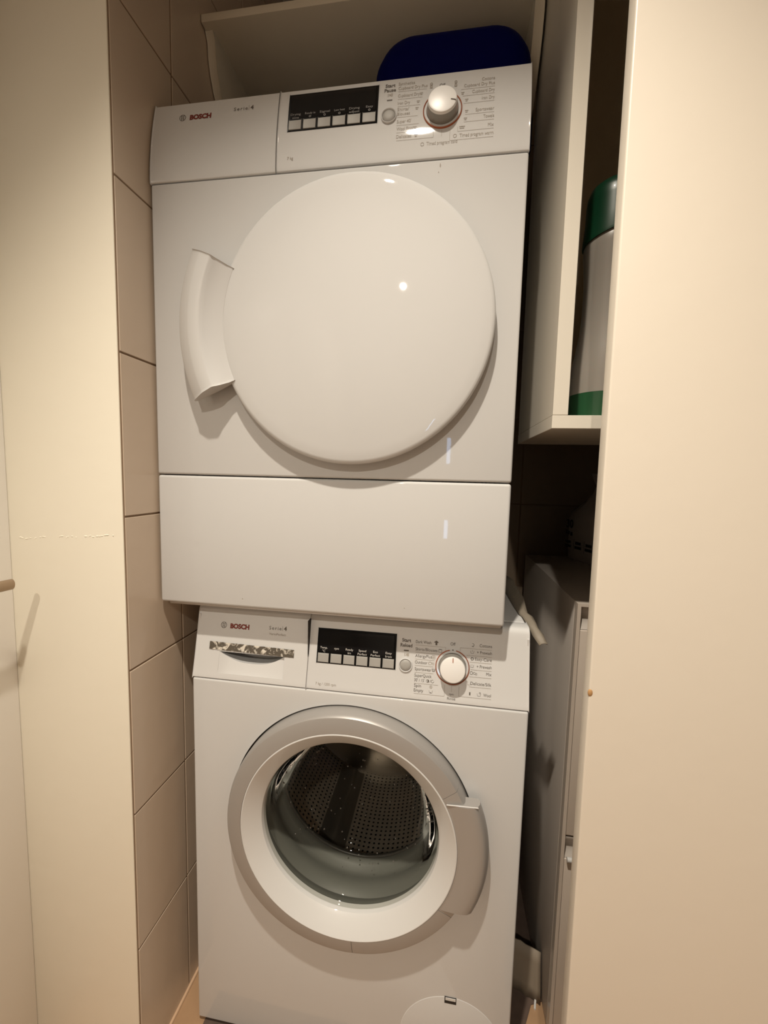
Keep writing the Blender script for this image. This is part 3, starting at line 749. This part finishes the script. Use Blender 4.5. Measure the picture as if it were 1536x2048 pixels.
bt = thing('detergent_bottle', 'milky white detergent bottle with green cap standing in the wall cabinet', 'bottle', (.6880, .035, CZ0 + .0187))
obj('bottle_body', lathe_z([(0, 0.001), (.046, .001), (.0500, .004), (.0505, .041)], 0, 0, 64), 'greenliq', bt)
obj('bottle_wall', lathe_z([(.0505, .0412), (.0502, .055), (.0480, .080), (.0430, .110), (.0385, .140), (.0368, .170), (.0365, .205), (.0385, .235), (.0405, .258), (.0400, .272), (.0360, .284), (.0250, .290), (0, .291)], 0, 0, 64), 'bottle', bt)
bm = lathe_z([(.0300, .276), (.0425, .276), (.0428, .280), (.0405, .300), (.0400, .325), (.0390, .336), (.0350, .346), (.0260, .353), (.0120, .3565), (0, .357)], 0, 0, 64)
for v in bm.verts:
    if v.co.z < .282: v.co.z += .010 * (v.co.x / .043)
obj('bottle_cap', bm, 'green', bt, smooth=50)

# ================================================================== LOWER CABINET + pack on top
lc = thing('drawer_cabinet', 'grey metal drawer cabinet standing right of the washing machine', 'cabinet', (0, 0, 0))
LX, LY, LZ = .6905, .0900, .8800
obj('cabinet_body', box(LX, 1.15, LY + .016, .56, .004, LZ, .002, 2), 'grey_cab', lc)
bm = bmesh.new()
abox(bm, LX + .0008, LX + .0070, LY, LY + .0155, .006, LZ - .0008); abox(bm, 1.1430, 1.1492, LY, LY + .0155, .006, LZ - .0008)
abox(bm, LX + .0070, 1.1430, LY, LY + .0155, LZ - .0060, LZ - .0008); abox(bm, LX + .0070, 1.1430, LY, LY + .0155, .006, .010)
obj('front_frame', bm, 'cab_trim', lc)
def drawer(za_, zb_):
    hole = .034
    d = obj('drawer', box(LX + .0078, 1.1420, LY + .003, LY + .0155, za_, zb_ - hole - .009, .0022, 3), 'cab_trim', lc)
    poly = []
    for i in range(11):
        a = PI * i / 10; poly.append((LY + .0045 + .009 * math.sin(a) , zb_ - .004 - (hole + .004) * i / 10))
    poly += [(LY + .0152, zb_ - hole - .008), (LY + .0152, zb_)]; poly.insert(0, (LY + .0045, zb_))
    obj('handle_scoop', prism_x(poly, LX + .0078, 1.1420), 'grey_cab', d, smooth=40)
    return d
drawer(.4300, LZ - .0070); d2 = drawer(.012, .4260)
obj('handle_lip', tube([(LX + .012, LY - .002, .386), (1.13, LY - .002, .386)], .0045, 12), 'bezel', d2)

pk = thing('paper_pack', 'white plastic-wrapped pack with dark print on top of the drawer cabinet', 'package', (0, 0, 0))
A_, B_ = Vector((.7905, .548, 0)), Vector((.8400, .4200, 0))
ux = (B_ - A_).normalized(); uy = Vector((ux.y, -ux.x, 0)) * -1
if uy.x < 0: uy = -uy
def PK(u, v, z): p_ = A_ + ux * u + uy * v; return Vector((p_.x, p_.y, z))
bm = bmesh.new(); rows = []
for k, (z, s, t) in enumerate(((.8805, .96, 0), (.886, 1, 0), (.96, 1.02, .001), (.990, .99, 0), (1.008, .92, 0), (1.030, .72, 0), (1.052, .45, 0), (1.070, .22, 0), (1.085, .16, 0), (1.105, .28, 0), (1.118, .34, 0))):
    row = []
    for j in range(32):
        a = 2 * PI * j / 32; c, s2 = math.cos(a), math.sin(a)
        e = .35 if k < 5 else .7
        cu, sv = math.copysign(abs(c) ** e, c), math.copysign(abs(s2) ** e, s2)
        wob = 0 if k < 3 else .004 * math.sin(a * 7 + k)
        row.append(bm.verts.new(PK(.075 + .072 * s * cu + wob, .052 + .050 * s * sv + wob, z)))
    rows.append(row)
for A, B in zip(rows, rows[1:]):
    for j in range(32): bm.faces.new((A[j], A[(j+1) % 32], B[(j+1) % 32], B[j]))
bm.faces.new(rows[0]); bm.faces.new(rows[-1][::-1])
obj('wrapping', bm, 'bag', pk, smooth=50)
pp = Print(lambda z: 0, 0)
pp.text('30', .006, .968, .022, ink='dark', width=.028, bold=.001)
for i, (x, wd) in enumerate(((.004, .008), (.015, .006), (.024, .009))): pp.line(x, .955 - .002 * i, x + wd, .955 - .002 * i, .010, 'dark')
for i in range(3):
    x = .006 + i * .040; pp.line(x, .9285, x + .022, .9285, .0075, 'dark'); pp.line(x - .002, .9165, x + .024, .9165, .0075, 'dark')
    if i: pp.line(x - .005, .905, x - .005, .938, .001, 'dark')
pp.build(pk, {'dark': 'pack_lettering'})
for o in COL.objects:
    if o.name.startswith('pack_lettering'):
        for v in o.data.vertices: v.co = PK(v.co.x + .006, -.0028, v.co.z)

# ================================================================== SMALL THINGS
# torn strip of tape along the washer's right top edge
bm = bmesh.new(); rows = []
for (y, xi, zi, xo, zo) in ((.34, .588, .8490, .598, .868), (.28, .589, .8490, .6080, .870), (.22, .590, .8490, .6130, .866), (.17, .590, .8490, .6130, .860), (.13, .591, .8490, .6095, .856), (.095, .5925, .8492, .6080, .8525), (.085, .597, .848, .6130, .8500), (.062, .6005, .843, .6165, .8460), (.050, .604, .838, .6165, .8420), (.042, .606, .832, .6235, .8350), (.020, .6130, .824, .6245, .8270)):
    j = random.uniform(-.0028, .0022)
    rows.append([bm.verts.new((xi + (xo - xi) * t + (j if t == 1 else 0), y, zi + (zo - zi) * t + .0025 * math.sin(t * PI))) for t in (0, .33, .66, 1)])
for A, B in zip(rows, rows[1:]):
    for j in range(3): bm.faces.new((A[j], A[j+1], B[j+1], B[j]))
o = obj('torn_tape', bm, 'tape', smooth=50)
tag(o, 'torn cream tape strip curling off the right top edge of the washing machine', 'tape')
md = o.modifiers.new('solid', 'SOLIDIFY'); md.thickness = .0012

# pale board wedged in the gap on the floor
bm = bmesh.new(); rows = []
for i in range(9):
    t = i / 8; x = .612 + .076 * t; y = .170 - .030 * t + random.uniform(-.002, .002)
    rows.append([bm.verts.new((x, y + .02 * q + .001 * math.sin(i * 2.1 + q * 5), .001 + q * .095 + (.012 * t if q == 0 else 0) * 0)) for q in (0, .25, .5, .75, 1)])
for A, B in zip(rows, rows[1:]):
    for j in range(4): bm.faces.new((A[j], A[j+1], B[j+1], B[j]))
o = obj('cardboard_piece', bm, 'card', smooth=50); md = o.modifiers.new('solid', 'SOLIDIFY'); md.thickness = .003; md.offset = -1
tag(o, 'pale cardboard piece stuck on the floor between washing machine and drawer cabinet', 'cardboard')
o = obj('cable_end', tube([(.674, .128, .0022), (.676, .136, .0030), (.679, .1455, .0045)], .0022, 8), 'bezel')
tag(o, 'short white cable end lying on the floor in front of the pale cardboard', 'cable')
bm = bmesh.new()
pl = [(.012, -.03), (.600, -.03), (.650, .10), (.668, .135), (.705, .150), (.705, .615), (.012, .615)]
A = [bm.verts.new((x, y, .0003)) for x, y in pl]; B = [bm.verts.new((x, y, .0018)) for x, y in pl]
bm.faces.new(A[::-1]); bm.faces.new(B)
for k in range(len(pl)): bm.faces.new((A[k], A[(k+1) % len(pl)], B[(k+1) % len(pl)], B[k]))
o = obj('floor_mat_gap_shade', bm, 'mat_gap_shade')  # mat under the washer; its right part stands for shade in the gap
tag(o, 'thin dark mat under the washing machine, carried on over the gap floor as painted shade', 'mat')

# ceiling downlights (out of view above and behind)
for loc, lab in ((LAMP, 'recessed ceiling downlight nearest the alcove'), (LAMP2, 'recessed ceiling downlight further back in the room')):
    d = thing('downlight', lab, 'ceiling light', (loc[0], loc[1], CEIL))
    obj('trim_ring', lathe_z([(.036, -.030), (.037, -.002), (.046, -.0055), (.048, -.0005)], 0, 0, 48), 'steel', d)
# narrow daylight window behind the camera
wn = obj('window_1', box(.79, .90, -2.699, -2.690, .67, 1.07), 'door_white', None); wn['kind'] = 'structure'
M['sky'] = mat('daylight_pane', (.1, .1, .1), .5, em=((.45, .66, 1.0), 9.0))
obj('window_pane', box(.825, .865, -2.690, -2.687, .72, 1.02), 'sky', wn)
